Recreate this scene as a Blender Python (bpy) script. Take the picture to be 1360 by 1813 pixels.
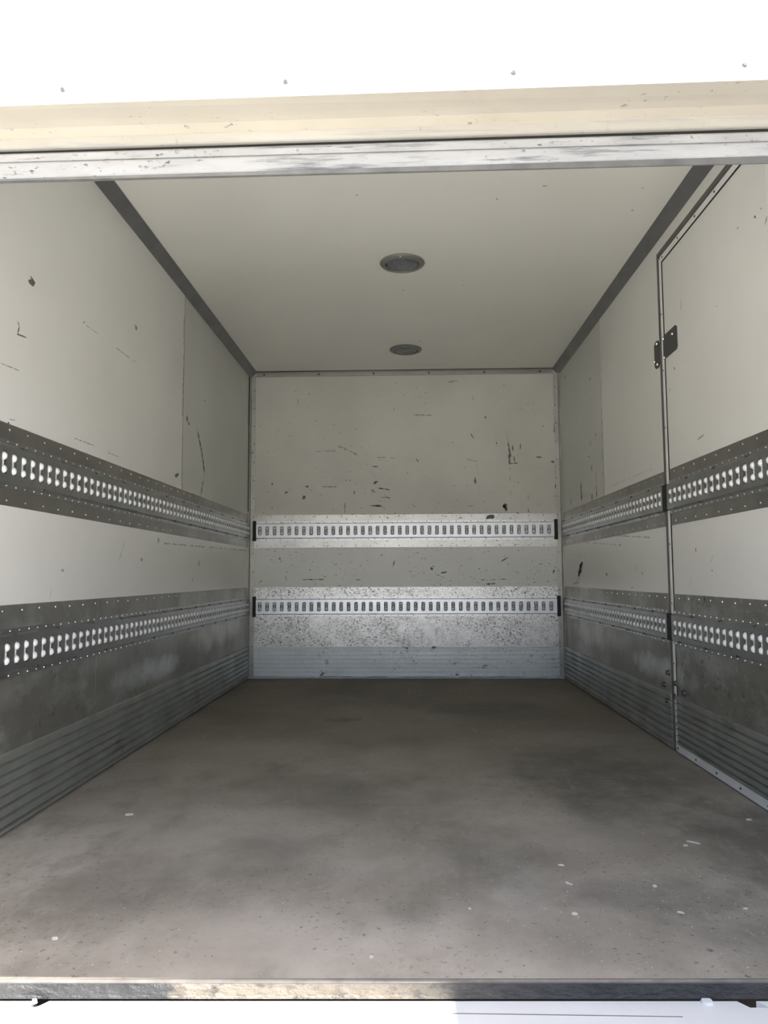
import bpy, math, random
from mathutils import Vector, Matrix
random.seed(7)
scene = bpy.context.scene
for o in list(bpy.data.objects):
    bpy.data.objects.remove(o, do_unlink=True)
C = scene.collection

# ------------------------------------------------------------------ camera
F_PX, PITCH, YAW, ROLL = 1325.0, 0.0851, 0.0322, -0.0041
CAM = Vector((0.0271, 0.0, 0.7905))
fwd = Vector((-math.sin(YAW)*math.cos(PITCH), math.cos(YAW)*math.cos(PITCH), math.sin(PITCH)))
r0 = Vector((math.cos(YAW), math.sin(YAW), 0)); u0 = r0.cross(fwd)
rgt = math.cos(ROLL)*r0 + math.sin(ROLL)*u0
upv = -math.sin(ROLL)*r0 + math.cos(ROLL)*u0
cd = bpy.data.cameras.new('camera'); cam = bpy.data.objects.new('camera', cd); C.objects.link(cam)
cd.sensor_fit = 'HORIZONTAL'; cd.sensor_width = 36; cd.lens = F_PX/1360*36
cd.clip_start = 0.02; cd.clip_end = 200
M3 = Matrix((rgt, upv, -fwd)).transposed()
cam.matrix_world = Matrix.Translation(CAM) @ M3.to_4x4()
scene.camera = cam

# ------------------------------------------------------------------ sky, sun, exposure
SUN_EL = math.radians(60); SUN_K = 0.1447          # sun stands beside the truck, a touch behind the camera
w = bpy.data.worlds.new('sky'); scene.world = w; w.use_nodes = True
nt = w.node_tree; bg = nt.nodes['Background']
sky = nt.nodes.new('ShaderNodeTexSky'); sky.sky_type = 'NISHITA'
sky.sun_disc = False; sky.sun_elevation = SUN_EL; sky.sun_rotation = math.radians(95)
sky.air_density = 0.8; sky.dust_density = 6.0; sky.ozone_density = 1.0
nt.links.new(sky.outputs[0], bg.inputs[0]); bg.inputs[1].default_value = 0.26
sl = bpy.data.lights.new('sun', 'SUN'); so = bpy.data.objects.new('sun', sl); C.objects.link(so)
sl.energy = 12.0; sl.angle = math.radians(0.55); sl.color = (1.0, 0.96, 0.89)
sy = SUN_K*math.sin(SUN_EL); sx = -math.sqrt(max(0, math.cos(SUN_EL)**2 - sy*sy))
sdir = Vector((sx, sy, -math.sin(SUN_EL)))
so.rotation_euler = (-sdir).to_track_quat('Z', 'Y').to_euler(); so.location = (3, -1, 6)
vs = scene.view_settings
vs.view_transform = 'Standard'; vs.look = 'None'; vs.gamma = 1.0; vs.use_curve_mapping = False
vs.exposure = 1.05

# ------------------------------------------------------------------ helpers
W2, D, H, Y0 = 1.23, 5.865, 2.424, 1.545
def ray(px, py):
    return fwd + rgt*((px-680)/F_PX) - upv*((py-906.5)/F_PX)
def hit(px, py, ax, val):
    d = ray(px, py); t = (val-CAM[ax])/d[ax]; return CAM + d*t
class MB:
    def __init__(s): s.v = []; s.f = []
    def add(s, vs, fs):
        b = len(s.v); s.v += [tuple(p) for p in vs]; s.f += [tuple(i+b for i in f) for f in fs]; return s
    def box(s, a, b):
        x0,y0,z0 = [min(i,j) for i,j in zip(a,b)]; x1,y1,z1 = [max(i,j) for i,j in zip(a,b)]
        return s.add([(x0,y0,z0),(x1,y0,z0),(x1,y1,z0),(x0,y1,z0),(x0,y0,z1),(x1,y0,z1),(x1,y1,z1),(x0,y1,z1)],
              [(0,3,2,1),(4,5,6,7),(0,1,5,4),(1,2,6,5),(2,3,7,6),(3,0,4,7)])
    def wbox(s, P, u0, u1, v0, v1, n0, n1):
        return s.box(P(u0,v0,n0), P(u1,v1,n1))
    def prism(s, loop, a, b, f):
        n = len(loop)
        s.add([f(a,*p) for p in loop]+[f(b,*p) for p in loop],
              [(i,(i+1)%n,n+(i+1)%n,n+i) for i in range(n)]+[tuple(range(n-1,-1,-1)), tuple(range(n,2*n))]); return s
    def disc(s, P, u, v, n0, n1, r, seg=8, top=0.6):
        vs = [P(u+r*math.cos(t), v+r*math.sin(t), n0) for t in [2*math.pi*i/seg for i in range(seg)]]
        vs += [P(u+r*top*math.cos(t), v+r*top*math.sin(t), n1) for t in [2*math.pi*i/seg for i in range(seg)]]
        return s.add(vs, [(i,(i+1)%seg,seg+(i+1)%seg,seg+i) for i in range(seg)]+[tuple(range(seg,2*seg)), tuple(range(seg-1,-1,-1))])
    def lathe(s, prof, c, seg=32):
        # prof: (radius, z) about a vertical axis at c
        b = []
        for r,z in prof:
            b += [(c[0]+r*math.cos(2*math.pi*i/seg), c[1]+r*math.sin(2*math.pi*i/seg), c[2]+z) for i in range(seg)]
        fs = []
        for k in range(len(prof)-1):
            for i in range(seg):
                j=(i+1)%seg; fs.append((k*seg+i,k*seg+j,(k+1)*seg+j,(k+1)*seg+i))
        fs.append(tuple(range((len(prof)-1)*seg, len(prof)*seg)))
        return s.add(b, fs)
    def mesh(s, name, mat, recalc=True, smooth=False):
        me = bpy.data.meshes.new(name); me.from_pydata(s.v, [], s.f); me.update()
        if recalc:
            import bmesh
            bm = bmesh.new(); bm.from_mesh(me); bmesh.ops.recalc_face_normals(bm, faces=bm.faces); bm.to_mesh(me); bm.free()
        if smooth:
            for p in me.polygons: p.use_smooth = True
        if mat: me.materials.append(mat)
        return me
    def build(s, name, mat, parent=None, recalc=True, smooth=False, kind=None, label=None, bevel=0):
        o = bpy.data.objects.new(name, s.mesh(name, mat, recalc, smooth)); C.objects.link(o)
        if parent is not None:
            o.parent = parent
            p = parent; off = Vector((0,0,0))
            while p is not None: off += p.location; p = p.parent
            o.location = -off
        if kind: o['kind'] = kind
        if label: o['label'] = label
        if bevel:
            m = o.modifiers.new('bevel','BEVEL'); m.width = bevel; m.segments = 2; m.limit_method='ANGLE'
        return o
def tag(o, label, cat, group=None, kind=None):
    o['label'] = label; o['category'] = cat
    if group: o['group'] = group
    if kind: o['kind'] = kind
    return o
def empty(name, loc, label, cat, group=None, kind=None):
    o = bpy.data.objects.new(name, None); C.objects.link(o); o.location = loc; o.empty_display_size = .1
    return tag(o, label, cat, group, kind)
PL = lambda u,v,n=0: (-W2+n, u, v)
PR = lambda u,v,n=0: (W2-n, u, v)
PB = lambda u,v,n=0: (u, D-n, v)
PF = lambda u,v,n=0: (u, v, n)                      # floor
PC = lambda u,v,n=0: (u, v, H-n)                    # ceiling

# ------------------------------------------------------------------ materials
def mat(name, col, col2=None, rough=.5, metal=0.0, spec=.5, nscale=3.0, stretch=(1,1,1), bump=0.0, bscale=60,
        speck=None, coat=0.0, rough2=None, lo=.35, hi=.65, detail=6, streak=None, dust_light=None, patch=None, stains=None):
    m = bpy.data.materials.new(name); m.use_nodes = True
    N = m.node_tree.nodes; L = m.node_tree.links; b = N['Principled BSDF']
    b.inputs['Roughness'].default_value = rough; b.inputs['Metallic'].default_value = metal
    b.inputs['Specular IOR Level'].default_value = spec
    b.inputs['Coat Weight'].default_value = coat; b.inputs['Coat Roughness'].default_value = .12
    b.inputs['Base Color'].default_value = (*col,1)
    tc = N.new('ShaderNodeTexCoord'); mp = N.new('ShaderNodeMapping'); mp.inputs['Scale'].default_value = stretch
    L.new(tc.outputs['Object'], mp.inputs[0])
    out = None
    def ramp(src, a, bb):
        r = N.new('ShaderNodeMapRange'); r.inputs[1].default_value=a; r.inputs[2].default_value=bb; L.new(src, r.inputs[0]); return r.outputs[0]
    def noise(sc, det=6, rgh=.6, vec=None):
        n = N.new('ShaderNodeTexNoise'); n.inputs['Scale'].default_value=sc; n.inputs['Detail'].default_value=det; n.inputs['Roughness'].default_value=rgh
        L.new(vec or mp.outputs[0], n.inputs['Vector']); return n.outputs['Fac']
    def mix(fac, A, B):
        x = N.new('ShaderNodeMix'); x.data_type='RGBA'
        L.new(fac, x.inputs[0])
        for sock, val in ((x.inputs[6],A),(x.inputs[7],B)):
            if isinstance(val, tuple): sock.default_value=(*val,1)
            else: L.new(val, sock)
        return x.outputs[2]
    if col2:
        f = ramp(noise(nscale, detail), lo, hi); out = mix(f, col, col2)
        if rough2 is not None:
            r = N.new('ShaderNodeMapRange'); r.inputs[3].default_value=rough; r.inputs[4].default_value=rough2; L.new(f, r.inputs[0]); L.new(r.outputs[0], b.inputs['Roughness'])
    if dust_light:        # (colour, y where it is thickest, y where it ends, noise scale): dusty tone, with the brighter light near the opening painted in
        sx_ = N.new('ShaderNodeSeparateXYZ'); L.new(tc.outputs['Object'], sx_.inputs[0])
        fall = N.new('ShaderNodeMapRange'); fall.inputs[1].default_value=dust_light[1]; fall.inputs[2].default_value=dust_light[2]; fall.inputs[3].default_value=1.0; fall.inputs[4].default_value=0.0
        L.new(sx_.outputs[1], fall.inputs[0])
        pt = ramp(noise(dust_light[3], 8, .62), .25, .62)
        mm = N.new('ShaderNodeMath'); mm.operation='MULTIPLY'; L.new(fall.outputs[0], mm.inputs[0]); L.new(pt, mm.inputs[1])
        out = mix(mm.outputs[0], out, dust_light[0])
    if patch:       # (colour, x from, x to): a paler sandy-coloured patch with a ragged outline
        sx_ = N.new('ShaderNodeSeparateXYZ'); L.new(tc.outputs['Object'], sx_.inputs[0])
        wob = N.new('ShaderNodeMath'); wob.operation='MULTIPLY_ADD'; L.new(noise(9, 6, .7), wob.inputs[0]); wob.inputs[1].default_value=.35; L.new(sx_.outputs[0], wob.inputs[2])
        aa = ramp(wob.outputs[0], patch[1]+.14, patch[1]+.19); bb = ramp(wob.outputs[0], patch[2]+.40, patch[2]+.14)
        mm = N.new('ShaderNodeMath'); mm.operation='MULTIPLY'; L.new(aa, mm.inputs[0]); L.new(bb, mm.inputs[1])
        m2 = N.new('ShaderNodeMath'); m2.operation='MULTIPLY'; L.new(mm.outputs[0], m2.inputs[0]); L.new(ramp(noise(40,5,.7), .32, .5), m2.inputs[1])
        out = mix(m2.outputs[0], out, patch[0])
    if streak:      # (colour, scale vector, threshold, noise scale)
        mp2 = N.new('ShaderNodeMapping'); mp2.inputs['Scale'].default_value = streak[1]; L.new(tc.outputs['Object'], mp2.inputs[0])
        f = ramp(noise(streak[3], 4, .7, mp2.outputs[0]), streak[2], streak[2]+.05)
        out = mix(f, out if out else col, streak[0])
    for (ax, bx, ca, cb, ra, rb, colr, stg) in (stains or []):     # single stains or rubbed spots with a ragged edge, fixed to the surface
        if not isinstance(out, bpy.types.NodeSocket): break
        sx_ = N.new('ShaderNodeSeparateXYZ'); L.new(tc.outputs['Object'], sx_.inputs[0]); acc = []
        for a_, c_, r_ in ((ax,ca,ra),(bx,cb,rb)):
            m1 = N.new('ShaderNodeMath'); m1.operation='MULTIPLY_ADD'; L.new(sx_.outputs[a_], m1.inputs[0]); m1.inputs[1].default_value=1/r_; m1.inputs[2].default_value=-c_/r_
            m2 = N.new('ShaderNodeMath'); m2.operation='MULTIPLY'; L.new(m1.outputs[0], m2.inputs[0]); L.new(m1.outputs[0], m2.inputs[1]); acc.append(m2.outputs[0])
        ad = N.new('ShaderNodeMath'); ad.operation='ADD'; L.new(acc[0], ad.inputs[0]); L.new(acc[1], ad.inputs[1])
        nz = N.new('ShaderNodeMath'); nz.operation='MULTIPLY_ADD'; L.new(noise(5.5, 7, .68), nz.inputs[0]); nz.inputs[1].default_value=3.2; L.new(ad.outputs[0], nz.inputs[2])
        mr = N.new('ShaderNodeMapRange'); mr.inputs[1].default_value=1.5; mr.inputs[2].default_value=2.6; mr.inputs[3].default_value=stg; mr.inputs[4].default_value=0
        L.new(nz.outputs[0], mr.inputs[0]); out = mix(mr.outputs[0], out, colr)
    for sp in (speck or []):       # (colour, scale, threshold, patchscale, patchthreshold, stretch)
        mp3 = N.new('ShaderNodeMapping'); mp3.inputs['Scale'].default_value = sp[5]; L.new(tc.outputs['Object'], mp3.inputs[0])
        f1 = ramp(noise(sp[1], 5, .65, mp3.outputs[0]), sp[2], sp[2]+(sp[6] if len(sp) > 6 else .03))
        f2 = ramp(noise(sp[3], 3, .5), sp[4], sp[4]+.15)
        mm = N.new('ShaderNodeMath'); mm.operation='MULTIPLY'; L.new(f1, mm.inputs[0]); L.new(f2, mm.inputs[1])
        out = mix(mm.outputs[0], out if out else col, sp[0])
    if out: L.new(out, b.inputs['Base Color'])
    if bump:
        bn = N.new('ShaderNodeBump'); bn.inputs['Strength'].default_value=bump; bn.inputs['Distance'].default_value=.01
        L.new(noise(bscale, 4), bn.inputs['Height']); L.new(bn.outputs[0], b.inputs['Normal'])
    return m
DK = (.03,.028,.025)
M = {}
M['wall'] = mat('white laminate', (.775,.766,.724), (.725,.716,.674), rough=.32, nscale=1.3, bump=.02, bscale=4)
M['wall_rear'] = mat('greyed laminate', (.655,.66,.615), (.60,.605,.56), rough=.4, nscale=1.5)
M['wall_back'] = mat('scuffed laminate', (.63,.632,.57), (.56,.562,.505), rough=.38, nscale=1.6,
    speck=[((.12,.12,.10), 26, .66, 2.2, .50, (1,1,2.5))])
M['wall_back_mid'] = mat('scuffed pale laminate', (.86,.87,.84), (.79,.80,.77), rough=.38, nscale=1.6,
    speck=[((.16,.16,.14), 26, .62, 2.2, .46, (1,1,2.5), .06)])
M['ceil'] = mat('ceiling laminate', (.77,.758,.695), (.73,.718,.655), rough=.17, nscale=.8)
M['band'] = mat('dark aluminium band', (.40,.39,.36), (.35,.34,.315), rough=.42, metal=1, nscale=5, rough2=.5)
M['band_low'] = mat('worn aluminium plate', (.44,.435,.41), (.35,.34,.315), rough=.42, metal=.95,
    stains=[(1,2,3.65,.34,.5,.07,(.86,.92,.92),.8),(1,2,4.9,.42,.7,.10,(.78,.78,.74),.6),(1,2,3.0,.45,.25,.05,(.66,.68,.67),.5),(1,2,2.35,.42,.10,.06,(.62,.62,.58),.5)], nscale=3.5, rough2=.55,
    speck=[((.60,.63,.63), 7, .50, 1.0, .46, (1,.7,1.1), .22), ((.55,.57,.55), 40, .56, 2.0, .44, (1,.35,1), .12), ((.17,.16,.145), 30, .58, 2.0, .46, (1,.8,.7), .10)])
M['band_lit'] = mat('scratched aluminium band', (.74,.75,.75), (.62,.62,.61), rough=.34, metal=.8, nscale=5,  # far-wall copy of the side metal, shine from the opening put into the colour
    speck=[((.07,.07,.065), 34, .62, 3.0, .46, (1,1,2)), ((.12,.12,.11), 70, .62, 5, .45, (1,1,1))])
M['plate_lit'] = mat('heavily scratched plate', (.90,.91,.91), (.78,.78,.78), rough=.38, metal=.75, nscale=6, bump=.25, bscale=9,  # scratched, and lightened in colour to stand for the opening's reflection
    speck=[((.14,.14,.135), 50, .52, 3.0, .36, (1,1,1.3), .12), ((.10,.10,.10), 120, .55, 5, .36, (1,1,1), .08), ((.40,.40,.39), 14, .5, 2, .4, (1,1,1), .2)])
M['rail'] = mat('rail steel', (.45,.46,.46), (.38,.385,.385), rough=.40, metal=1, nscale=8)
M['rail_lit'] = mat('lit-toned rail steel', (.84,.87,.91), (.74,.78,.82), rough=.34, metal=.75, nscale=9,  # same rail metal, base colour raised to look lit by the opening
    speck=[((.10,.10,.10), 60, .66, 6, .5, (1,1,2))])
M['recess'] = mat('dark recess', (.10,.10,.10), rough=.7)
M['insert'] = mat('white plastic insert', (.86,.86,.84), rough=.35)
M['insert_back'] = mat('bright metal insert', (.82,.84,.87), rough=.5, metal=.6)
M['recess_lit'] = mat('grey recess', (.34,.35,.36), rough=.6, metal=.4)  # lighter copy of the dark recess, light from the opening painted in
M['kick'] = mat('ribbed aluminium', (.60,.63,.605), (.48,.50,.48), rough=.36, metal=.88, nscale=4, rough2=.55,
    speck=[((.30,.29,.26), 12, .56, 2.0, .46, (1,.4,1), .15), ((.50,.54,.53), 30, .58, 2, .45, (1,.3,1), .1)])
M['kick_lit'] = mat('lit-toned ribbed aluminium', (.92,.96,.97), (.82,.86,.87), rough=.42, metal=.5, nscale=5,  # side kick metal again, painted brighter as if catching the opening
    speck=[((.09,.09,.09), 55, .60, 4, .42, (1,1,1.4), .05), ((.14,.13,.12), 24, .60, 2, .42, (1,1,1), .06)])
M['rivet'] = mat('bright rivet', (.55,.56,.54), rough=.35, metal=1)
M['rivet_dark'] = mat('dirty rivet', (.10,.10,.095), rough=.5, metal=.6)
M['cove'] = mat('grey cove strip', (.20,.20,.198), (.16,.16,.158), rough=.45, metal=.4, nscale=6)
M['corner'] = mat('grey corner angle', (.48,.48,.45), (.40,.40,.37), rough=.42, metal=.6, nscale=6, speck=[(DK, 40, .63, 5, .5, (1,1,1))])
M['door_edge'] = mat('pale door edging', (.84,.84,.83), (.76,.76,.75), rough=.4, metal=.1, nscale=8)
M['gasket'] = mat('black rubber', (.012,.011,.010), rough=.6)
M['frame'] = mat('grey brown frame', (.17,.16,.14), (.13,.12,.11), rough=.45, metal=.5, nscale=8)
M['hinge'] = mat('dark painted steel', (.075,.073,.07), rough=.45, metal=.3)
_dk = (.115,.104,.09)
M['floor'] = mat('dirty plywood', (.255,.224,.184), (.197,.173,.143), rough=.6, nscale=1.3, bump=.2, bscale=140, rough2=.75, spec=.22, detail=9, lo=.3, hi=.7,
    dust_light=((.55,.510,.448), 1.2, 4.2, 1.1),
    stains=[(0,1,.75,3.05,.42,.60,_dk,.75),(0,1,1.05,2.25,.22,.50,_dk,.75),(0,1,.62,1.93,.30,.14,(.17,.155,.14),.7),(0,1,-.35,4.2,.12,.08,_dk,.6),(0,1,.9,1.75,.3,.10,(.22,.205,.185),.6),
            (0,1,-.75,1.95,.18,.30,(.21,.18,.155),.65),(0,1,-.35,2.25,.20,.12,(.20,.185,.165),.6),(0,1,.45,4.6,.5,.3,_dk,.6),(0,1,-.25,2.85,.35,.25,(.19,.175,.155),.5),(0,1,.30,2.05,.10,.22,(.46,.45,.42),.4)],
    speck=[((.165,.150,.124), 1.6, .42, .7, .40, (1,.8,1), .40), ((.19,.172,.145), 7, .46, 1.3, .42, (1,.6,1), .30), ((.13,.118,.10), 60, .58, 2.0, .40, (1,1,1), .12),
           ((.60,.585,.54), 110, .68, 2.0, .42, (1,1,1), .05), ((.40,.375,.33), 24, .58, 1.5, .42, (1,.35,1), .25), ((.30,.235,.175), 2.4, .53, 1.0, .45, (1,1,1), .35)])
M['lamp_rim'] = mat('grey lamp rim', (.17,.165,.145), rough=.4)
M['lamp_lens'] = mat('smoked lens', (.15,.16,.175), (.10,.105,.115), rough=.25, nscale=40)
M['white_paint'] = mat('white painted panel', (.86,.87,.87), (.82,.83,.84), rough=.35, nscale=1)
M['cream'] = mat('cream header', (.43,.395,.33), (.385,.35,.29), rough=.4, nscale=2.5,
    speck=[((.25,.19,.12), 3.0, .54, 1.3, .46, (1,2,6), .2), ((.15,.14,.12), 55, .62, 4, .48, (1,1,.5), .06)])
M['worn_cream'] = mat('worn pale nose', (.47,.455,.42), (.41,.39,.35), rough=.4, nscale=4, stretch=(.5,1,2),
    speck=[((.20,.20,.20), 60, .60, 4, .46, (1.6,1,.4), .08), ((.27,.28,.31), 10, .54, 1.2, .48, (.2,1,5), .15), ((.28,.22,.15), 5, .60, 1.5, .5, (.5,1,3), .12)])
M['worn_alu'] = mat('worn white profile', (.55,.57,.605), (.45,.465,.50), rough=.4, metal=.35, nscale=14, stretch=(.5,1,2),
    speck=[((.20,.21,.24), 16, .57, 2.5, .45, (.30,1,4), .12), ((.10,.10,.10), 90, .60, 6, .45, (.6,1,1), .06)])
M['grey_alu'] = mat('grey underside', (.17,.17,.165), (.12,.12,.12), rough=.45, metal=.3, nscale=18)
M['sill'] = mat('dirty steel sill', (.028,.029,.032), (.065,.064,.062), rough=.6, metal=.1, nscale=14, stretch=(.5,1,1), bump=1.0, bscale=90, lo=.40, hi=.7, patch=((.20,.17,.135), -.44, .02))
M['lip'] = mat('bare sill lip', (.19,.18,.165), (.13,.122,.112), rough=.45, metal=.3, nscale=20)
M['deck'] = mat('white platform paint', (.80,.81,.81), (.74,.75,.76), rough=.4, nscale=3,
    speck=[((.40,.42,.44), 30, .68, 3, .5, (.2,1,1))])
M['ground'] = mat('pale concrete', (.44,.44,.42), (.37,.37,.352), rough=.85, nscale=.8)
M['mark'] = mat('dark scuff', (.10,.098,.085), (.20,.195,.17), rough=.7, nscale=60)
M['mark_faint'] = mat('faint scuff', (.42,.405,.35), (.33,.32,.275), rough=.6, nscale=40)
M['gouge'] = mat('dark gouge', (.045,.035,.028), rough=.8)
M['rust'] = mat('rust mark', (.45,.25,.12), rough=.7)
M['chip'] = mat('pale wood chip', (.74,.71,.64), (.60,.56,.48), rough=.7, nscale=50)
M['grit'] = mat('grit', (.66,.63,.58), (.05,.045,.04), rough=.8, nscale=60, lo=.50, hi=.56)

# ------------------------------------------------------------------ outside: ground, platform
g = MB().box((-30,-40,-1.06),(30,30,-1.0)).build('ground', M['ground'])
tag(g, 'pale concrete yard under the truck, out beyond the platform', 'ground', kind='structure')

# ------------------------------------------------------------------ floor
fl = empty('floor', (0, Y0, 0), 'worn brown grey plywood load floor with stains, dusty and painted as if lit near the opening', 'floor', kind='structure')
sill_y = lambda x: Y0 + .0245*x                        # the threshold runs a touch out of square
ys = [None, 2.67, 3.92, 5.17, D]
for i in range(4):
    mb = MB(); g0 = .0012
    if i == 0:
        a = [(-W2,sill_y(-W2)),(W2,sill_y(W2)),(W2,ys[1]-g0),(-W2,ys[1]-g0)]
    else:
        a = [(-W2,ys[i]+g0),(W2,ys[i]+g0),(W2,ys[i+1]-g0),(-W2,ys[i+1]-g0)]
    mb.add([(x,y,0) for x,y in a]+[(x,y,-.021) for x,y in a], [(0,1,2,3),(7,6,5,4),(0,4,5,1),(1,5,6,2),(2,6,7,3),(3,7,4,0)])
    mb.build('floor_sheet', M['floor'], fl)
MB().box((-1.30,1.60,-.09),(1.30,D+.05,-.0215)).build('subfloor', M['gasket'], fl)

# ------------------------------------------------------------------ ceiling
ce = MB().box((-1.30,1.475,H),(1.30,D+.06,H+.06)).build('ceiling', M['ceil'])
tag(ce, 'glossy off-white laminate ceiling with two round lamps', 'ceiling', kind='structure')

# ------------------------------------------------------------------ walls
def rivets(P, u0, u1, v, n, parent, step=.115, r=.0042, m='rivet', name='rivet_row', h=.0028, jit=.003):
    mb = MB(); u = u0
    while u < u1:
        mb.disc(P, u+random.uniform(-jit,jit), v+random.uniform(-.002,.002), n-.0005, n+h, r*random.uniform(.85,1.15), 7); u += step
    return mb.build(name, M[m], parent, kind='stuff')
ZB = dict(kick=.247, lo_top=.704, hi_bot=1.014, hi_top=1.272)
wl = empty('wall_left', (-W2, Y0, 0), 'left side wall of white laminate with two dark metal bands', 'wall', kind='structure')
MB().wbox(PL, 1.475, D+.06, -.03, H+.03, -.06, -.006).build('wall_core', M['white_paint'], wl)
MB().wbox(PL, Y0, 4.089, ZB['hi_top']-.01, H, -.006, .0015).build('wall_panel', M['wall'], wl)
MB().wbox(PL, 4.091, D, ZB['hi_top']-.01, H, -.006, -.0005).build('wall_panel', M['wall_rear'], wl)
MB().wbox(PL, Y0, D, ZB['lo_top']-.01, ZB['hi_bot']+.01, -.006, .001).build('wall_panel', M['wall'], wl)
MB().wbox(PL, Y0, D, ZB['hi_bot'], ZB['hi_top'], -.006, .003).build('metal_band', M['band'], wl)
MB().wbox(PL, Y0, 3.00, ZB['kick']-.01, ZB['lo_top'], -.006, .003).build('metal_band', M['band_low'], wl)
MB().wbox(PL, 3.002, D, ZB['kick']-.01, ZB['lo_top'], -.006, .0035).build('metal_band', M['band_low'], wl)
MB().wbox(PL, 4.0875, 4.0925, ZB['hi_top'], H-.05, -.003, .0019).build('seam_line', M['mark'], wl)
for v in (ZB['hi_top']-.018, ZB['hi_bot']+.018, ZB['lo_top']-.018): rivets(PL, 1.60, D-.04, v, .003, wl)

wr = empty('wall_right', (W2, D, 0), 'right side wall of white laminate around the side door', 'wall', kind='structure')
DY0, DY1, DZ0, DZ1 = 2.40, 3.480, .004, 2.286
mb = MB()
mb.wbox(PR, DY1+.03, D+.06, -.03, H+.03, -.06, -.006).wbox(PR, 1.475, DY0-.03, -.03, H+.03, -.06, -.006)
mb.wbox(PR, DY0-.03, DY1+.03, DZ1+.03, H+.03, -.06, -.006)
mb.build('wall_core', M['white_paint'], wr)
MB().wbox(PR, DY1+.034, 4.590, ZB['hi_top']-.01, H, -.006, .0015).build('wall_panel', M['wall'], wr)
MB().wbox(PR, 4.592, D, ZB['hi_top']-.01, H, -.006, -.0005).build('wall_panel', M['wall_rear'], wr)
MB().wbox(PR, 4.5885, 4.5925, ZB['hi_top'], 1.75, -.003, .0019).build('seam_line', M['mark'], wr)
MB().wbox(PR, 4.593, 4.79, ZB['hi_top']-.01, H, -.0005, .0006).build('cover_strip', M['wall_rear'], wr)
MB().wbox(PR, Y0, DY1+.034, DZ1+.034, H, -.006, .0015).build('wall_panel', M['wall'], wr)
MB().wbox(PR, Y0, DY0-.034, 0, DZ1+.034, -.006, .0015).build('wall_panel', M['wall'], wr)
MB().wbox(PR, DY1+.034, D, ZB['lo_top']-.01, ZB['hi_bot']+.01, -.006, .001).build('wall_panel', M['wall'], wr)
MB().wbox(PR, DY1+.034, D, ZB['hi_bot'], ZB['hi_top'], -.006, .003).build('metal_band', M['band'], wr)
MB().wbox(PR, DY1+.034, D, ZB['kick']-.01, ZB['lo_top'], -.006, .003).build('metal_band', M['band_low'], wr)
for v in (ZB['hi_top']-.018, ZB['hi_bot']+.018, ZB['lo_top']-.018): rivets(PR, DY1+.08, D-.04, v, .003, wr)

wb = empty('wall_back', (0, D, 0), 'scuffed front bulkhead closing the far end of the load box', 'wall', kind='structure')
MB().wbox(PB, -1.30, 1.30, -.03, H+.03, -.06, -.006).build('wall_core', M['white_paint'], wb)
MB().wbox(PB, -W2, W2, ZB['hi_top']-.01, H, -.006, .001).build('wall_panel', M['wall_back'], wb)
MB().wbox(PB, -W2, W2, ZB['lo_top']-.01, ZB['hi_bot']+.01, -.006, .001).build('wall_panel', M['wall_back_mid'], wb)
MB().wbox(PB, -W2, W2, ZB['hi_bot'], ZB['hi_top'], -.006, .003).build('metal_band', M['band_lit'], wb)
MB().wbox(PB, -W2, W2, ZB['kick']-.01, ZB['lo_top'], -.006, .003).build('metal_band', M['plate_lit'], wb)
for v in (ZB['hi_top']-.014, ZB['hi_bot']+.012, ZB['lo_top']-.016): rivets(PB, -1.17, 1.18, v, .003, wb, .1125, .0045, 'rivet_dark')

# ------------------------------------------------------------------ ribbed kick plates
def kick(P, u0, u1, v0, v1, m, name, parent=None, ribs=7, base=.010, seg=1, ragged=0):
    prof = [(base, v0)]
    pitch = (v1-v0-.014)/ribs
    for i in range(ribs):          # a flat land, a raised bead and a narrow groove over it
        b = v0+.004+i*pitch
        prof += [(base, b+pitch*.08), (base+.007, b+pitch*.16), (base+.007, b+pitch*.30), (base-.009, b+pitch*.35), (base-.009, b+pitch*.50), (base, b+pitch*.54)]
    prof += [(base+.001, v1-.010), (base+.005, v1-.008), (base+.005, v1)]
    mb = MB(); n = len(prof); vs = []
    for k in range(seg+1):
        u = u0+(u1-u0)*k/seg
        for j,(nn,v) in enumerate(prof):
            dv = 0; dn = 0
            if j == 0 and ragged:
                dv = random.uniform(-.002, ragged); dn = random.uniform(0,.006)
            vs.append(P(u, v+dv, nn+dn))
    for k in range(seg+1):
        u = u0+(u1-u0)*k/seg
        for nn,v in prof: vs.append(P(u, v, -.002))
    o = (seg+1)*n; fs = []
    for k in range(seg):
        for j in range(n-1):
            a = k*n+j; fs.append((a,a+1,a+n+1,a+n))
        a = k*n+n-1; fs.append((a, o+a, o+a+n, a+n))
        a = k*n; fs.append((a, a+n, o+a+n, o+a))
    for k in (0, seg):
        fs.append(tuple([k*n+j for j in range(n)]+[o+k*n+j for j in range(n-1,-1,-1)]))
    mb.add(vs, fs)
    return mb.build(name, m, parent)
tag(kick(PL, Y0, D-.002, .006, ZB['kick'], M['kick'], 'baseboard_left'), 'ribbed dark aluminium kick plate along the left wall foot', 'baseboard', kind='structure')
tag(kick(PR, DY1+.034, D-.002, .006, ZB['kick'], M['kick'], 'baseboard_right'), 'ribbed dark aluminium kick plate at right wall foot behind the side door', 'baseboard', kind='structure')
tag(kick(PB, -W2+.049, W2-.049, .010, ZB['kick'], M['kick_lit'], 'baseboard_back', seg=60, ragged=.012), 'lit-toned ribbed aluminium kick plate across the foot of the far wall', 'baseboard', kind='structure')
kick(PR, Y0, DY0-.034, .006, ZB['kick'], M['kick'], 'kick_plate', wr)

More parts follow.
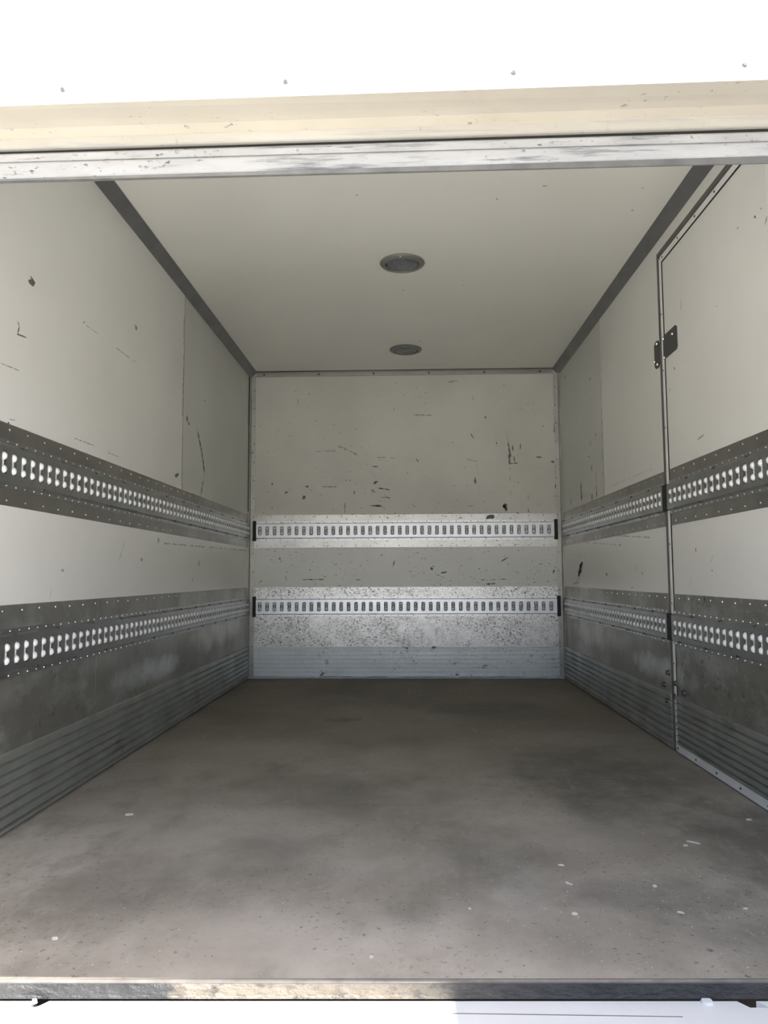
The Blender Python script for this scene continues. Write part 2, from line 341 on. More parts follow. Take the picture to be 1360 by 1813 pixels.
# ------------------------------------------------------------------ slotted cargo rails
PITCH_S = .0580
def dumbbell(name, m):
    mb = MB(); r = .0139
    for cz in (-.0205, .0205):
        seg, rings = 10, 4; vs = []; fs = []
        for k in range(rings):
            a = k*math.pi/2/rings
            for i in range(seg):
                t = 2*math.pi*i/seg; vs.append((r*math.cos(a)*math.cos(t), cz+r*math.cos(a)*math.sin(t), .003+r*math.sin(a)*.95))
        vs.append((0, cz, .003+r*.95))
        for k in range(rings-1):
            for i in range(seg):
                j=(i+1)%seg; fs.append((k*seg+i,k*seg+j,(k+1)*seg+j,(k+1)*seg+i))
        for i in range(seg): fs.append(((rings-1)*seg+i,(rings-1)*seg+(i+1)%seg,rings*seg))
        mb.add(vs, fs)
    mb.box((-.0022,-.014,0),(.0022,.014,.006))
    return mb.mesh(name, m, recalc=True, smooth=False)
INS = dumbbell('slot_insert', M['insert']); INSB = dumbbell('slot_insert_bright', M['insert_back'])
for me in (INS, INSB):
    for p in me.polygons: p.use_smooth = len(p.vertices) < 5 and p.area < 4e-5
FR = {'L': Matrix(((0,0,1),(1,0,0),(0,1,0))), 'R': Matrix(((0,0,-1),(-1,0,0),(0,1,0))), 'B': Matrix(((1,0,0),(0,0,-1),(0,1,0)))}
def slotted(P, side, root, u0, u1, vc, n0, phase, mrail, ins, hh=.0765, rivet='rivet', part=None):
    """hat-shaped rail with rectangular slots, from u0 to u1, centred at height vc, on a surface n0 proud of the wall"""
    mb = MB(); CH = .055; nf = n0+.014
    k0 = math.ceil((u0+.024-phase)/PITCH_S); k1 = math.floor((u1-.024-phase)/PITCH_S)
    cs = [phase+k*PITCH_S for k in range(k0, k1+1)]
    a, b, c = .0146, .0355, .006; A = PITCH_S/2
    for u in cs:
        pts = [(-a,-(b-c)),(-a,b-c),(-(a-c),b),(a-c,b),(a,b-c),(a,-(b-c)),(a-c,-b),(-(a-c),-b)]
        out = [(-A,-(b-c)),(-A,b-c),(-(a-c),CH),(a-c,CH),(A,b-c),(A,-(b-c)),(a-c,-CH),(-(a-c),-CH)]
        cor = {1:(-A,CH), 3:(A,CH), 5:(A,-CH), 7:(-A,-CH)}
        vs = [P(u+x, vc+z, nf) for x,z in pts]+[P(u+x, vc+z, nf) for x,z in out]+[P(u+x, vc+z, n0+.0045) for x,z in pts]
        vs += [P(u+cor[k][0], vc+cor[k][1], nf) for k in (1,3,5,7)]
        fs = []
        for i in range(8):
            j=(i+1)%8
            if i in cor: fs.append((i,8+i,24+(i//2),8+j,j))
            else: fs.append((i,8+i,8+j,j))
            fs.append((i,j,16+j,16+i))
        mb.add(vs, fs)
    e0, e1 = cs[0]-A, cs[-1]+A
    for x0,x1 in ((u0,e0),(e1,u1)):
        if x1-x0 > 1e-4: mb.add([P(x0,vc-CH,nf),P(x1,vc-CH,nf),P(x1,vc+CH,nf),P(x0,vc+CH,nf)], [(0,1,2,3)])
    for s in (-1,1):
        pr = [(s*CH,nf),(s*(CH+.006),n0+.0035),(s*hh,n0+.0035),(s*hh,n0)]
        vs = [P(u, vc+v, n) for u in (u0,u1) for v,n in pr]
        mb.add(vs, [(i,i+1,i+5,i+4) for i in range(3)])
    for u in (u0,u1):
        mb.add([P(u,vc-CH,nf),P(u,vc+CH,nf),P(u,vc+CH,n0+.0045),P(u,vc-CH,n0+.0045)], [(0,1,2,3)])
    mb.build('slotted_face' , M[mrail], root, recalc=False)
    MB().wbox(P, u0+.001, u1-.001, vc-CH-.003, vc+CH+.003, n0, n0+.0045).build('channel_back', M['recess' if side != 'B' else 'recess_lit'], root)
    p = root; off = Vector((0,0,0))
    while p is not None: off += p.location; p = p.parent
    for u in cs:
        o = bpy.data.objects.new('slot_insert', ins); C.objects.link(o); o.parent = root
        o.location = Vector(P(u, vc, n0+.0045)) - off; o.rotation_euler = FR[side].to_euler()
    # rivets in the flanges, and the fixing screws along the channel edge
    rv = MB(); sc = MB(); u = u0+.02
    i = 0
    while u < u1-.01:
        for s in (-1,1):
            rv.disc(P, u+random.uniform(-.003,.003), vc+s*(hh-.0075), n0+.003, n0+.0062, .0042 if i%2 else .003, 7)
        u += .0575; i += 1
    u = u0+.06; i = 0
    while u < u1-.03:
        s = 1 if i%2 else -1
        sc.disc(P, u, vc+s*(CH+.003), n0+.003, n0+.015, .0055, 8, .75); u += .145; i += 1
    rv.build('rivet_row', M[rivet], root, kind='stuff'); sc.build('screw_row', M['rivet_dark'], root, kind='stuff')
    return cs
HI, LO = 1.144, .5535
G = 'slotted cargo rails on the walls'
for (P, side, u0, u1, n0, lab, base) in (
    (PL,'L', Y0+.02, D-.05, .003, 'left wall', (-W2, Y0)), (PR,'R', DY1+.036, D-.05, .003, 'right wall behind the side door', (W2, DY1))):
    for vc, ht in ((HI,'upper'),(LO,'lower')):
        r = empty('cargo_rail', (base[0], base[1], vc-.08), '%s dark slotted cargo rail with white inserts on the %s' % (ht, lab), 'cargo rail', G)
        slotted(P, side, r, u0, u1, vc, n0, 2.533 if side == 'L' else 3.606, 'rail', INS)
for vc, ht in ((HI+.002,'upper'),(LO,'lower')):
    r = empty('cargo_rail', (0, D, vc-.08), '%s lit-toned slotted cargo rail across the far wall, black end caps' % ht, 'cargo rail', G)
    uA, uB = (-1.170,1.163) if ht == 'upper' else (-1.166,1.172)
    slotted(PB, 'B', r, uA, uB, vc, .003, uA+.030, 'rail_lit', INSB, rivet='rivet_dark')
    for x0,x1 in ((uA-.026,uA-.001),(uB+.001,uB+.027)):
        MB().wbox(PB, x0, x1, vc-.079, vc+.079, .003, .024).build('end_cap', M['gasket'], r, bevel=.003)

# ------------------------------------------------------------------ side door
dr = empty('door_1', (W2, DY0, 0), 'white side door with two metal bands and slotted rails in the right wall', 'door', kind='structure')
PRd = PR
ST = .028
MB().wbox(PR, DY0+ST, DY1-ST, DZ0+.02, DZ1-ST, -.045, -.004).build('door_core', M['white_paint'], dr)
i0, i1, iz1 = DY0+ST+.004, DY1-ST-.006, DZ1-ST-.006
MB().wbox(PR, i0, i1, ZB['hi_top']-.01, iz1, -.004, .0015).build('door_panel', M['wall'], dr)
MB().wbox(PR, i0, i1, ZB['lo_top']-.01, ZB['hi_bot']+.01, -.004, .001).build('door_panel', M['wall'], dr)
MB().wbox(PR, i0, i1, ZB['hi_bot'], ZB['hi_top'], -.004, .003).build('metal_band', M['band'], dr)
MB().wbox(PR, i0, i1, ZB['kick']-.01, ZB['lo_top'], -.004, .003).build('metal_band', M['band_low'], dr)
for v in (ZB['hi_top']-.018, ZB['hi_bot']+.018, ZB['lo_top']-.018): rivets(PR, i0+.03, i1-.02, v, .003, dr)
kick(PR, i0, i1, .040, ZB['kick'], M['kick'], 'kick_plate', dr)
for vc in (HI, LO):
    sub = bpy.data.objects.new('cargo_rail', None); C.objects.link(sub); sub.parent = dr; sub.location = (0, 0, 0)
    slotted(PR, 'R', sub, i0+.002, i1+.006, vc, .003, 3.000, 'rail', INS)
    MB().wbox(PR, i1+.0075, DY1+.036, vc-.060, vc+.060, .0035, .016).build('end_cap', M['gasket'], sub)
# edging strips and seals
MB().wbox(PR, DY1-ST, DY1, DZ0, DZ1, -.05, .006).build('edge_strip', M['door_edge'], dr, bevel=.002)
MB().wbox(PR, DY0, DY1-ST-.001, DZ1-ST, DZ1, -.05, .006).build('edge_strip', M['door_edge'], dr, bevel=.002)
MB().wbox(PR, DY0, DY1-ST-.001, DZ0, DZ0+.034, -.05, .010).build('edge_strip', M['door_edge'], dr, bevel=.002, label='bright bottom strip along the floor')
MB().wbox(PR, DY0, DY0+ST, DZ0+.035, DZ1-ST-.001, -.05, .006).build('edge_strip', M['door_edge'], dr, bevel=.002)
MB().wbox(PR, DY1-ST-.0065, DY1-ST-.0005, DZ0+.036, iz1+.006, -.003, .0048).build('seal', M['gasket'], dr)
MB().wbox(PR, i0, DY1-ST-.007, iz1+.0005, iz1+.0055, -.003, .0048).build('seal', M['gasket'], dr)
MB().wbox(PR, i0, DY1-ST-.007, DZ0+.0345, DZ0+.0395, -.003, .006).build('seal', M['gasket'], dr)
mb = MB()
for k in range(5): mb.disc(PR, DY1-.035-.21*k, DZ0+.017, .0095, .0125, .006, 8)
for k in range(6): mb.disc(PR, DY1-.05-.2*k, DZ1-.014, .0055, .0085, .006, 8)
for k in range(9): mb.disc(PR, DY1-.013, .12+.27*k, .0055, .008, .005, 8)
mb.build('screw_row', M['rivet_dark'], dr, kind='stuff')
# frame of the doorway
tf = empty('trim_1', (W2, DY1, 0), 'narrow grey brown metal frame around the side door', 'door frame', kind='structure')
MB().wbox(PR, DY1+.005, DY1+.033, 0, DZ1+.033, -.006, .005).build('frame_post', M['frame'], tf, bevel=.0015)
MB().wbox(PR, DY0-.033, DY1+.004, DZ1+.005, DZ1+.033, -.006, .005).build('frame_head', M['frame'], tf, bevel=.0015)
MB().wbox(PR, DY0-.033, DY0-.005, 0, DZ1+.004, -.006, .005).build('frame_post', M['frame'], tf, bevel=.0015)
MB().wbox(PR, DY0-.05, DY1+.05, -.03, DZ1+.05, -.066, -.0605).build('outer_skin', M['white_paint'], tf)
# hinge: one leaf on the door, one on the wall
def leaf(us, vs_, n0, n1, cut, parent, name='hinge_leaf'):
    (a,b),(c,d) = us, vs_
    lp = [(a+cut,c),(b-cut,c),(b,c+cut),(b,d-cut),(b-cut,d),(a+cut,d),(a,d-cut),(a,c+cut)]
    return MB().prism(lp, n0, n1, lambda n,u,v: PR(u,v,n)).build(name, M['hinge'], parent, bevel=.001)
hp = bpy.data.objects.new('hinge', None); C.objects.link(hp); hp.parent = dr; hp.location = (0,0,0)
leaf((3.285,3.455),(1.79,1.90), .0015, .008, .012, hp)
leaf((3.517,3.582),(1.775,1.905), .0015, .008, .016, hp)
mb = MB()
for u,v in ((3.450,1.885),(3.33,1.870),(3.445,1.795),(3.582,1.815),(3.54,1.79),(3.54,1.89)): mb.disc(PR, u, v, .007, .013, .0085, 10)
mb.build('screw_row', M['rivet'], hp, kind='stuff')
# loose bolts and worn spots beside the door foot
for px,py,par in ((1186,1191,wr),(1179,1212,wr),(1185,1240,wr),(1199,1210,dr),(1198,1233,dr),(1214,1227,dr)):
    p = hit(px,py,0,W2); MB().disc(PR, p.y, p.z, .003, .016, .014, 12, .7).build('bolt', M['rivet_dark'], par, label='dark round bolt head')

# ------------------------------------------------------------------ coves and corner angles
def cove(sign, name, lab):
    lp = [(0,0),(.052,0),(.052,-.004),(.004,-.046),(0,-.046)]
    f = (lambda y,a,b: (-W2+a, y, H+b)) if sign < 0 else (lambda y,a,b: (W2-a, y, H+b))
    o = MB().prism(lp, Y0, D-.001, f).build(name, M['cove']); tag(o, lab, 'trim', kind='structure')
cove(-1, 'trim_2', 'dark grey cove strip where left wall meets ceiling')
cove(1, 'trim_3', 'dark grey cove strip where right wall meets ceiling')
def corner(s, name, lab):
    t = empty(name, (s*W2, D, 0), lab, 'trim', kind='structure')
    f = lambda z,a,b: (s*(W2-a), D-b, z)
    lp = [(.0015,0),(.048,0),(.048,.0055),(.014,.0075),(.009,.040),(.0015,.040)]
    MB().prism(lp, 0.012, 1.016, f).build('corner_angle', M['corner'], t)
    MB().prism([(a*.92 if a>.01 else a,b*.9) for a,b in lp], 1.018, H-.03, f).build('corner_angle', M['corner'], t)
    mb = MB()
    for k in range(16):
        mb.disc(PB, s*(W2-.036), .1+.145*k, .0048, .009, .005, 7)
    mb.build('rivet_row', M['rivet_dark'], t, kind='stuff')
corner(-1, 'trim_4', 'pale grey angle in the far left corner')
MB().wbox(PL, D-.062, D-.042, 1.98, H-.05, .0, .004).build('open_gap', M['gasket'], bpy.data.objects['trim_4'])
MB().wbox(PL, D-.052, D-.042, 1.30, 1.98, .0, .004).build('open_gap', M['gasket'], bpy.data.objects['trim_4'])
corner(1, 'trim_5', 'pale grey angle in the far right corner')
t = empty('trim_6', (0, D, H), 'grey angle strip where far wall meets ceiling', 'trim', kind='structure')
MB().prism([(0,0),(.006,0),(.009,.034),(.030,.036),(.030,.040),(0,.040)], -W2+.05, W2-.05, lambda x,a,b: (x, D-a, H-b)).build('angle_strip', M['corner'], t)
MB().wbox(PB, -W2+.05, W2-.05, H-.0035, H-.0002, .009, .034).build('seal_line', M['frame'], t)
for k in range(6):
    MB().disc(PB, -1.12+.44*k, H-.022, .004, .015, .010, 10).build('screw', M['rivet_dark'], t)

# ------------------------------------------------------------------ ceiling lamps
for (x,y,lab) in ((.006,3.795,'round grey ceiling lamp nearer the opening'),(.018,5.30,'round grey ceiling lamp nearer the far wall')):
    t = empty('ceiling_lamp', (x,y,H), lab, 'lamp', 'round ceiling lamps')
    MB().lathe([(.115,0),(.117,-.004),(.113,-.010),(.098,-.017),(.090,-.017),(.086,-.011),(.086,-.002)], (x,y,H), 40).build('rim', M['lamp_rim'], t, smooth=False)
    MB().lathe([(.0855,-.004),(.080,-.012),(.060,-.017),(.040,-.0185),(.038,-.0165),(.020,-.0175),(.004,-.018)], (x,y,H), 32).build('lens', M['lamp_lens'], t)
    for k in range(3):
        a = math.radians(25+120*k)
        MB().disc(PC, x+.104*math.cos(a), y+.104*math.sin(a), .012, .0165, .006, 8).build('screw', M['rivet'], t)

# ------------------------------------------------------------------ rear opening: header, posts, sill
wf = empty('wall_front', (0, Y0, 1.64), 'rear header above the opening: white panel, cream bar and worn aluminium profile', 'header', kind='structure')
XH = 1.34
def along(prof, m, name, tilt=0.0, x0=-XH, x1=XH, smooth=False, z0=0.0):
    f = lambda x,y,z: (x, y, z+tilt*x)
    return MB().prism(prof, x0, x1, f).build(name, M[m], wf)
PY = 1.29                                               # the white panel overhangs the opening
def edge(y, pl, pr):
    a = hit(0,pl,1,y); b = hit(1360,pr,1,y); k = (b.z-a.z)/(b.x-a.x); z0 = a.z-k*a.x
    return [(x, y, z0+k*x) for x in (-XH, XH)]
def bar_between(name, m, chain, top=None):
    E = [edge(*c) for c in chain]
    for (y, dz) in (top or []):
        E.append([(p[0], y, p[2]+dz) for p in E[len(chain)-1]])
    n = len(E); mb = MB()
    mb.add([e[0] for e in E]+[e[1] for e in E], [(i,(i+1)%n,n+(i+1)%n,n+i) for i in range(n)]+[tuple(range(n-1,-1,-1)), tuple(range(n,2*n))])
    return mb.build(name, M[m], wf)
bar_between('header_panel', 'white_paint', [(PY+.035,178,131),(PY+.004,188,141),(PY,184,137)], [(PY,.95),(PY+.035,.95)])
bar_between('panel_lip', 'white_paint', [(PY-.001,176,124),(PY-.004,173,121),(PY-.004,162,110),(PY-.001,158,106)])
for px,py in ((112,160),(506,146),(909,130),(1318,116)):
    p = hit(px,py,1,PY-.003); MB().disc(lambda u,v,n: (u,PY-.002-n,v), p.x, p.z, 0, .006, .0055, 10).build('panel_stud', M['grey_alu'], wf)
bar_between('cream_bar', 'cream', [(PY+.036,186,138),(1.412,216,172),(1.448,229,185)], [(1.512,.0),(1.512,.20),(PY+.036,.20)])
bar_between('worn_nose', 'worn_cream', [(1.449,229.5,185.5),(1.470,236,192.5),(1.480,241,198),(1.484,247,204.5),(1.483,262,220.5),(1.488,265,223.5)], [(1.512,0),(1.512,.03)])
bar_between('rubber_seal', 'gasket', [(1.497,262,222),(1.497,277,236)], [(1.512,0),(1.512,.04)])
bar_between('aluminium_profile', 'worn_alu', [(1.488,273,233),(1.483,275,235),(1.479,287,249),(1.484,290,252)], [(1.492,0.002),(1.492,.015)])
bar_between('aluminium_profile', 'worn_alu', [(1.479,289,251),(1.476,291,253),(1.472,315,274),(1.476,317,276)], [(1.490,0.001),(1.490,.02)])
bar_between('profile_underside', 'grey_alu', [(1.476,317.5,276.5),(1.494,325,290),(1.496,318,281),(1.478,314,272)])
MB().box((-1.29,1.498,1.700),(1.29,1.522,H+.06)).build('header_infill', M['white_paint'], wf)
for s in (-1,1):
    MB().box((s*1.235,Y0-.05,-.10),(s*1.34,Y0+.02,1.70)).build('corner_post', M['white_paint'], wf, bevel=.006)

sl_ = empty('trim_7', (0, Y0, -.02), 'worn black steel sill along the rear edge of the floor', 'sill', kind='structure')
def sill(prof, m, name, x0=-1.23, x1=1.23, seg=90, jit=.0):
    mb = MB(); n = len(prof); vs = []
    for k in range(seg+1):
        x = x0+(x1-x0)*k/seg
        for j,(dy,z) in enumerate(prof):
            q = jit if j in (2,3) else 0
            vs.append((x, sill_y(x)+dy+random.uniform(-q,q), z+random.uniform(-q,q)))
    fs = [(k*n+j, k*n+(j+1)%n, (k+1)*n+(j+1)%n, (k+1)*n+j) for k in range(seg) for j in range(n)]
    fs += [tuple(range(n-1,-1,-1)), tuple(range(seg*n, seg*n+n))]
    mb.add(vs, fs); mb.build(name, M[m], sl_)
sill([(-.0005,-.02),(-.0005,.0012),(-.004,.0015),(-.0075,-.001),(-.0075,-.004)], 'lip', 'sill_lip', seg=60)
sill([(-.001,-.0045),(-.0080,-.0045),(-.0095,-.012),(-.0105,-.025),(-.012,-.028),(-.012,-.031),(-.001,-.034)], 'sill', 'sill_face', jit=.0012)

# platform just behind the sill, with two slots and a round bolt
pf = empty('lift_platform', (0, 1.2, -.06), 'white painted tail platform outside the sill, slotted at both ends', 'platform')
zt = -.034
xs_l = [hit(x,1770,2,zt).x for x in (58,86)]; xs_r = [hit(x,1772,2,zt).x for x in (1308,1342)]
yb = sill_y(0)-.0145
_a = hit(60,1784,2,zt); _b = hit(1320,1784,2,zt)
yA = lambda x: _a.y+(_b.y-_a.y)*(x-_a.x)/(_b.x-_a.x)
X0, X1, YN = -1.225, 1.225, .65
def deck_top():
    mb = MB(); xs = [X0, xs_l[0], xs_l[1], xs_r[0], xs_r[1], X1]; sk = .012
    ybk = lambda x: sill_y(x)-.0135
    def quad(a,b,c,d): mb.add([(*p,zt) for p in (a,b,c,d)]+[(*p,zt-.03) for p in (a,b,c,d)], [(0,1,2,3),(7,6,5,4),(0,4,5,1),(1,5,6,2),(2,6,7,3),(3,7,4,0)])
    quad((X0,YN),(X1,YN),(X1,yA(X1)),(X0,yA(X0)))
    # strip along the sill, interrupted by the two slanted slots
    segs = [((X0,X0),(xs_l[0]-sk,xs_l[0]+.004)), ((xs_l[1]-sk,xs_l[1]+.004),(xs_r[0]+sk,xs_r[0]-.004)), ((xs_r[1]+sk,xs_r[1]-.004),(X1,X1))]
    for (a0,a1),(b0,b1) in segs: quad((a0,yA(a0)),(b0,yA(b0)),(b1,ybk(b1)),(a1,ybk(a1)))
    mb.build('deck_plate', M['deck'], pf)
deck_top()
MB().box((X0,YN,-.20),(X1,yA(0)+.02,zt-.10)).build('platform_body', M['gasket'], pf)
p = hit(1252,1775,2,zt); MB().disc(PF, p.x, p.y, zt, zt+.005, .0125, 24, .75).build('bolt', M['deck'], pf)
p = hit(61,1772,2,zt); MB().disc(PF, p.x, p.y, zt-.004, zt+.004, .006, 12, .7).build('bolt', M['worn_alu'], pf)
p0 = hit(740,1794,2,zt); p1 = hit(1205,1794,2,zt)
MB().box((p0.x,p0.y,zt),(p1.x,p0.y+.0016,zt+.0006)).build('weld_seam', M['grey_alu'], pf)

# unseen rear door leaf, added at the right to shade the platform
d2 = empty('shade_door', (1.30, Y0, -.05), 'unseen white rear door leaf added at the right to shade the platform', 'door', kind='structure')
MB().box((1.29,.32,-.05),(1.33,Y0-.09,2.10)).build('shade_leaf', M['white_paint'], d2, bevel=.006)
for z in (.3,1.1,1.9): MB().box((1.275,Y0-.16,z-.05),(1.345,Y0-.075,z+.05)).build('hinge', M['grey_alu'], d2, bevel=.004)

# ------------------------------------------------------------------ scuffs and marks on the walls
def blob(mb, P, u, v, n, a, b, ang=0.0, k=9):
    ca, sa = math.cos(ang), math.sin(ang); vs = []
    for i in range(k):
        t = 2*math.pi*i/k; r = random.uniform(.55,1.15); x = a*r*math.cos(t); y = b*r*math.sin(t)
        vs.append(P(u+x*ca-y*sa, v+x*sa+y*ca, n))
    mb.add(vs, [tuple(range(k))])
def stroke(mb, P, pts, n, wd, gap=.0):
    for (u0,v0),(u1,v1) in zip(pts[:-1],pts[1:]):
        L = math.hypot(u1-u0,v1-v0); ns = max(1,int(L/.035)); ang = math.atan2(v1-v0,u1-u0)
        for i in range(ns):
            if random.random() < gap: continue
            f = (i+.5)/ns; blob(mb, P, u0+(u1-u0)*f, v0+(v1-v0)*f, n, L/ns*.62, wd*random.uniform(.5,1.2), ang, 8)
def uv(side, px, py):
    if side == 'L': p = hit(px,py,0,-W2); return p.y, p.z
    if side == 'R': p = hit(px,py,0,W2); return p.y, p.z
    p = hit(px,py,1,D); return p.x, p.z
PP = {'L':PL,'R':PR,'B':PB}
def marks(side, parent, strokes, blobs, m, n=.0022, name='scuff_marks'):
    mb = MB()
    for pts, wd, gap in strokes: stroke(mb, PP[side], [uv(side,*p) for p in pts], n, wd, gap)
    for (px,py,a,b,ang) in blobs:
        u,v = uv(side,px,py); blob(mb, PP[side], u, v, n, a, b, ang, 11)
    if mb.v: mb.build(name, M[m], parent, recalc=False, kind='stuff')
marks('L', wl, [([(0,643),(32,656)],.0022,0), ([(30,568),(33,578),(30,592)],.004,.2), ([(30,592),(46,598)],.003,0),
    ([(326,548),(324,600),(325,640),(323,700),(322,738)],.004,.25), ([(323,745),(323,866)],.002,.15),
    ([(350,765),(355,790),(359,812),(361,835),(359,850),(356,874)],.011,.25)],
    [(55,500,.012,.028,1.6),(57,496,.006,.02,1.2),(148,571,.006,.005,0),(312,841,.035,.012,.3),(331,742,.022,.016,-1.0),(334,750,.014,.012,0),(342,878,.05,.016,0),
     (362,709,.012,.008,0),(240,581,.006,.008,0),(14,750,.006,.006,0)], 'mark')
marks('L', wl, [([(152,576),(172,591)],.002,.3), ([(200,612),(250,650)],.0028,.3), ([(123,773),(166,789)],.004,.2), ([(190,801),(210,809)],.004,.1),
    ([(220,958),(211,990)],.0035,0), ([(90,1040),(86,1066)],.002,.2), ([(0,738),(40,748)],.003,.5), ([(290,962),(440,975)],.006,.4)],
    [(240,580,.02,.015,0),(280,957,.012,.016,0),(352,998,.03,.012,1.2),(250,990,.02,.01,0),(110,1010,.012,.006,0),(340,1026,.02,.006,1)], 'mark_faint', .0019)
marks('R', wr, [([(1046,665),(1046,790)],.004,.75), ([(1066,745),(1068,866)],.004,.55), ([(1068,600),(1065,660),(1066,740)],.003,.4), ([(1048,805),(1049,895)],.012,.45),
    ([(1029,855),(1030,885)],.016,.1), ([(1011,880),(1012,895)],.010,.2), ([(1056,835),(1057,880)],.008,.6)],
    [(1055,769,.010,.014,0),(1043,808,.03,.004,0),(1001,668,.012,.02,.4),(1045,671,.012,.008,0)], 'mark')
marks('R', wr, [([(1000,958),(1100,965)],.004,.4), ([(1090,948),(1160,952)],.005,.3), ([(1128,1000),(1127,1012)],.005,0), ([(1010,980),(1085,1000)],.004,.7),
    ([(1085,860),(1155,830)],.002,.3), ([(1133,850),(1136,860)],.004,0)], [(1138,1015,.02,.006,.6),(1075,1017,.02,.014,0),(1120,1040,.015,.006,0)], 'mark_faint', .0019)
marks('R', wr, [], [(1028,1008,.040,.045,.9),(1030,1001,.022,.05,1.3),(1026,1016,.03,.03,.8)], 'gouge', .0026, 'gouge')
marks('R', wr, [([(1016,1034),(1022,1031),(1024,1033)],.006,0)], [], 'rust', .0026, 'rust_mark')
marks('R', dr, [([(1194,650),(1197,656)],.004,0), ([(1264,982),(1259,997)],.003,0)], [(1233,973,.006,.012,0),(1270,542,.004,.003,0),(1338,384,.010,.006,.8),(1349,369,.004,.004,0),(1262,1010,.004,.004,0)], 'mark')
marks('R', dr, [([(1360,382),(1355,398)],.012,0), ([(1226,1020),(1221,1040)],.002,0), ([(1207,530),(1206,548)],.003,.2), ([(1237,778),(1247,770)],.004,.1)], [(1307,404,.01,.004,0),(1187,690,.006,.01,0)], 'mark_faint', .0019)
bk = lambda X,Y: (430+X*.4338, 640+Y*.4335)
b4 = lambda X,Y: (430+X*.2206, 880+Y*.2206)
b5 = lambda X,Y: (720+X*.2206, 880+Y*.2206)
marks('B', wb, [([bk(925,110),bk(938,140),bk(943,185)],.004,.3), ([bk(930,258),bk(930,295),bk(945,318)],.005,.2), ([bk(1082,330),bk(1090,375),bk(1088,420)],.012,.2),
    ([bk(1100,345),bk(1110,410)],.010,.3), ([bk(1133,335),bk(1132,362)],.006,.2), ([bk(1085,418),bk(1122,414)],.008,.2), ([bk(1195,391),bk(1222,391)],.007,0),
    ([bk(325,512),bk(385,512)],.006,0), ([bk(255,511),bk(270,511)],.008,0), ([bk(552,517),bk(600,524)],.008,.1), ([bk(517,590),bk(570,592)],.008,.1), ([bk(562,555),bk(600,556)],.005,0),
    ([bk(417,578),bk(417,620)],.004,.2), ([bk(1165,545),bk(1166,618)],.004,.2), ([bk(1278,140),bk(1272,290)],.008,.5), ([bk(1278,400),bk(1278,560)],.010,.3),
    ([b4(480,663),b4(650,662)],.005,0), ([b4(865,666),b4(945,664)],.005,.2), ([b4(343,635),b4(350,672)],.003,0), ([b4(1205,560),b4(1218,510)],.005,0),
    ([b5(640,700),b5(715,694)],.010,0), ([b5(590,665),b5(800,660)],.004,.3), ([b5(235,620),b5(310,650)],.003,.1), ([b5(755,518),b5(815,484)],.005,.3), ([b4(130,690),b4(190,640)],.003,.5)],
    [(*bk(250,557),.022,.016,1),(*bk(178,535),.02,.007,.3),(*bk(948,488),.010,.026,0),(*bk(1070,596),.026,.014,-.7),(*bk(540,430),.026,.006,0),(*bk(542,495),.022,.010,.5),(*bk(1264,410),.016,.012,0),
     (*bk(1012,636),.050,.020,0),(*bk(990,228),.008,.012,0),(*bk(1035,333),.006,.01,0),(*bk(455,535),.006,.02,0),(*b4(297,495),.008,.008,0),(*bk(120,500),.01,.008,0),(*bk(713,405),.005,.02,.5),
     (*b5(790,70),.022,.020,.8),(*b5(800,100),.012,.016,0),(*b4(1070,70),.045,.008,0),(*b5(1180,600),.006,.022,-.3),(*b5(200,575),.012,.012,-.5),(*b5(300,605),.03,.008,.2)], 'mark', .0036)
marks('B', wb, [([bk(390,345),bk(470,382)],.010,.1), ([bk(700,218),bk(770,220)],.012,.2), ([bk(545,392),bk(660,395)],.007,.3), ([bk(1070,262),bk(1085,330)],.004,.1), ([bk(1090,430),bk(1092,540)],.004,.2),
    ([bk(520,525),bk(600,560)],.012,.5), ([bk(225,150),bk(225,180)],.006,0), ([bk(910,398),bk(960,410)],.006,.3), ([bk(300,368),bk(380,365)],.006,.3), ([bk(820,85),bk(880,80)],.01,.1)],
    [(*bk(930,590),.03,.005,0)], 'mark_faint', .0030)
mb = MB()
for i in range(150):                                    # small flecks, denser towards the foot of the upper panel
    u = random.uniform(-1.17,1.17); v = ZB['hi_top']+ (random.random()**2.2)*1.05
    blob(mb, PB, u, v, .0034, random.uniform(.002,.011), random.uniform(.0012,.004), random.uniform(-.6,.6), 7)
for i in range(70):
    blob(mb, PB, random.uniform(-1.17,1.17), random.uniform(.715,1.01), .0034, random.uniform(.002,.012), random.uniform(.0012,.004), random.uniform(-.7,.7), 7)
mb.build('scuff_marks', M['mark'], wb, recalc=False, kind='stuff')
# few marks on the ceiling
mb = MB()
for px,py,a,b in ((965,329,.012,.004),(714,514,.008,.006),(744,604,.010,.010),(1120,372,.006,.004),(1138,333,.006,.003),(632,345,.006,.005),(880,352,.004,.01),(820,505,.006,.004)):
    p = hit(px,py,2,H); blob(mb, PC, p.x, p.y, .0006, a, b)
mb.build('scuff_marks', M['mark'], ce, recalc=False, kind='stuff')

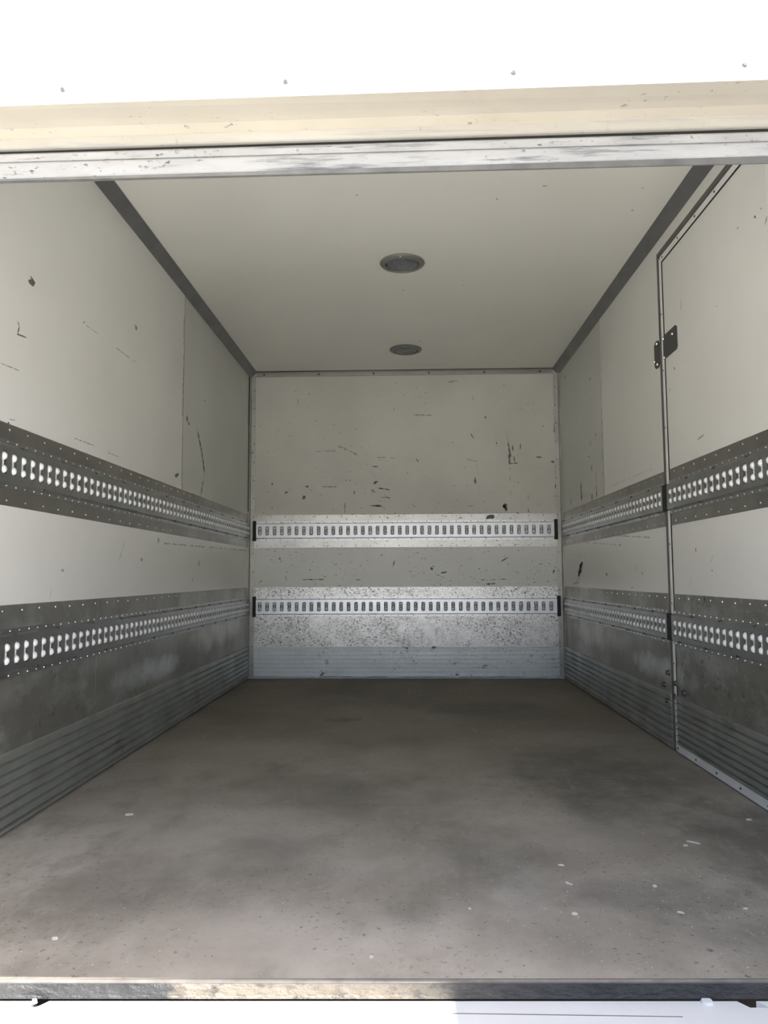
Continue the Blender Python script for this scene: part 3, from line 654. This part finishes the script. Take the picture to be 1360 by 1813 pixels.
# ------------------------------------------------------------------ chips and grit on the floor
def chip(px, py, L, wd, ang, lab, m='chip'):
    p = hit(px,py,2,0); t = .0025
    pts = []
    for i in range(7):
        a = 2*math.pi*i/7; r = random.uniform(.75,1.1); x = L*r*math.cos(a); y = wd*r*math.sin(a)
        pts.append((x*math.cos(ang)-y*math.sin(ang), x*math.sin(ang)+y*math.cos(ang)))
    mb = MB(); n = 7
    mb.add([(x,y,.0003) for x,y in pts]+[(x*.85,y*.85,t+random.uniform(0,.002)) for x,y in pts],
           [(i,(i+1)%n,n+(i+1)%n,n+i) for i in range(n)]+[tuple(range(n,2*n)), tuple(range(n-1,-1,-1))])
    o = mb.build('wood_chip', M[m]); o.location = (p.x,p.y,0); tag(o, lab, 'wood chip', 'pale chips lying on the floor')
for a in ((1018,1619,.009,.007,.4,'pale ragged wood chip alone on a dark patch, centre right of floor'),
          (1007,1565,.012,.004,-.7,'long pale splinter on the floor above the ragged chip'),
          (994,1533,.010,.003,-.3,'thin pale splinter lying farthest of the pair by the dark patch'),
          (1160,1570,.007,.006,.2,'small pale three-cornered chip right of the dark patch'),
          (1206,1617,.010,.003,-.6,'narrow slanting splinter near the sill right of the dark patch'),
          (1320,1610,.007,.0025,-.2,'tiny pale splinter nearest the right edge of the floor'),
          (1226,1492,.022,.0028,-.7,'long thin splinter on floor toward the side door'),
          (1214,1498,.008,.004,0,'stubby pale chip beside the long thin splinter'),
          (1326,1452,.010,.008,0,'pale crumb on the floor by the door strip'),
          (97,1663,.007,.006,0,'lone pale crumb at the near left of the floor'),
          (229,1443,.014,.009,.3,'white flake on the floor near the left wall'),
          (658,1696,.006,.005,.3,'small white crumb on the floor near middle of the sill'),
          (832,1610,.006,.003,-.8,'little pale chip at the middle of the floor')):
    chip(*a)
mb = MB()
def grain(mb, x, y, s):
    a = random.uniform(0,3.14); e = random.uniform(.25,.9); ca, sa = math.cos(a), math.sin(a)
    vs = [(x+s*(dx*ca-dy*e*sa), y+s*(dx*sa+dy*e*ca), z) for dx,dy,z in ((-1,0,.0004),(0,-1,.0004),(1,0,.0004),(0,1,.0004),(0,0,.0004+s*.5))]
    mb.add(vs, [(0,1,4),(1,2,4),(2,3,4),(3,0,4)])
for i in range(900):
    r = random.random()
    if r < .55: x = random.gauss(.55,.32); y = random.gauss(1.86,.17)
    else: x = random.uniform(-1.15,1.15); y = 1.57+random.random()**2*1.8
    if abs(x) > 1.18 or y < sill_y(x)+.01: continue
    grain(mb, x, y, random.uniform(.0009,.0026))
g1 = mb.build('floor_grit', M['grit'], recalc=False); tag(g1, 'scattered pale and dark grains of dirt across the near floor', 'grit', kind='stuff')
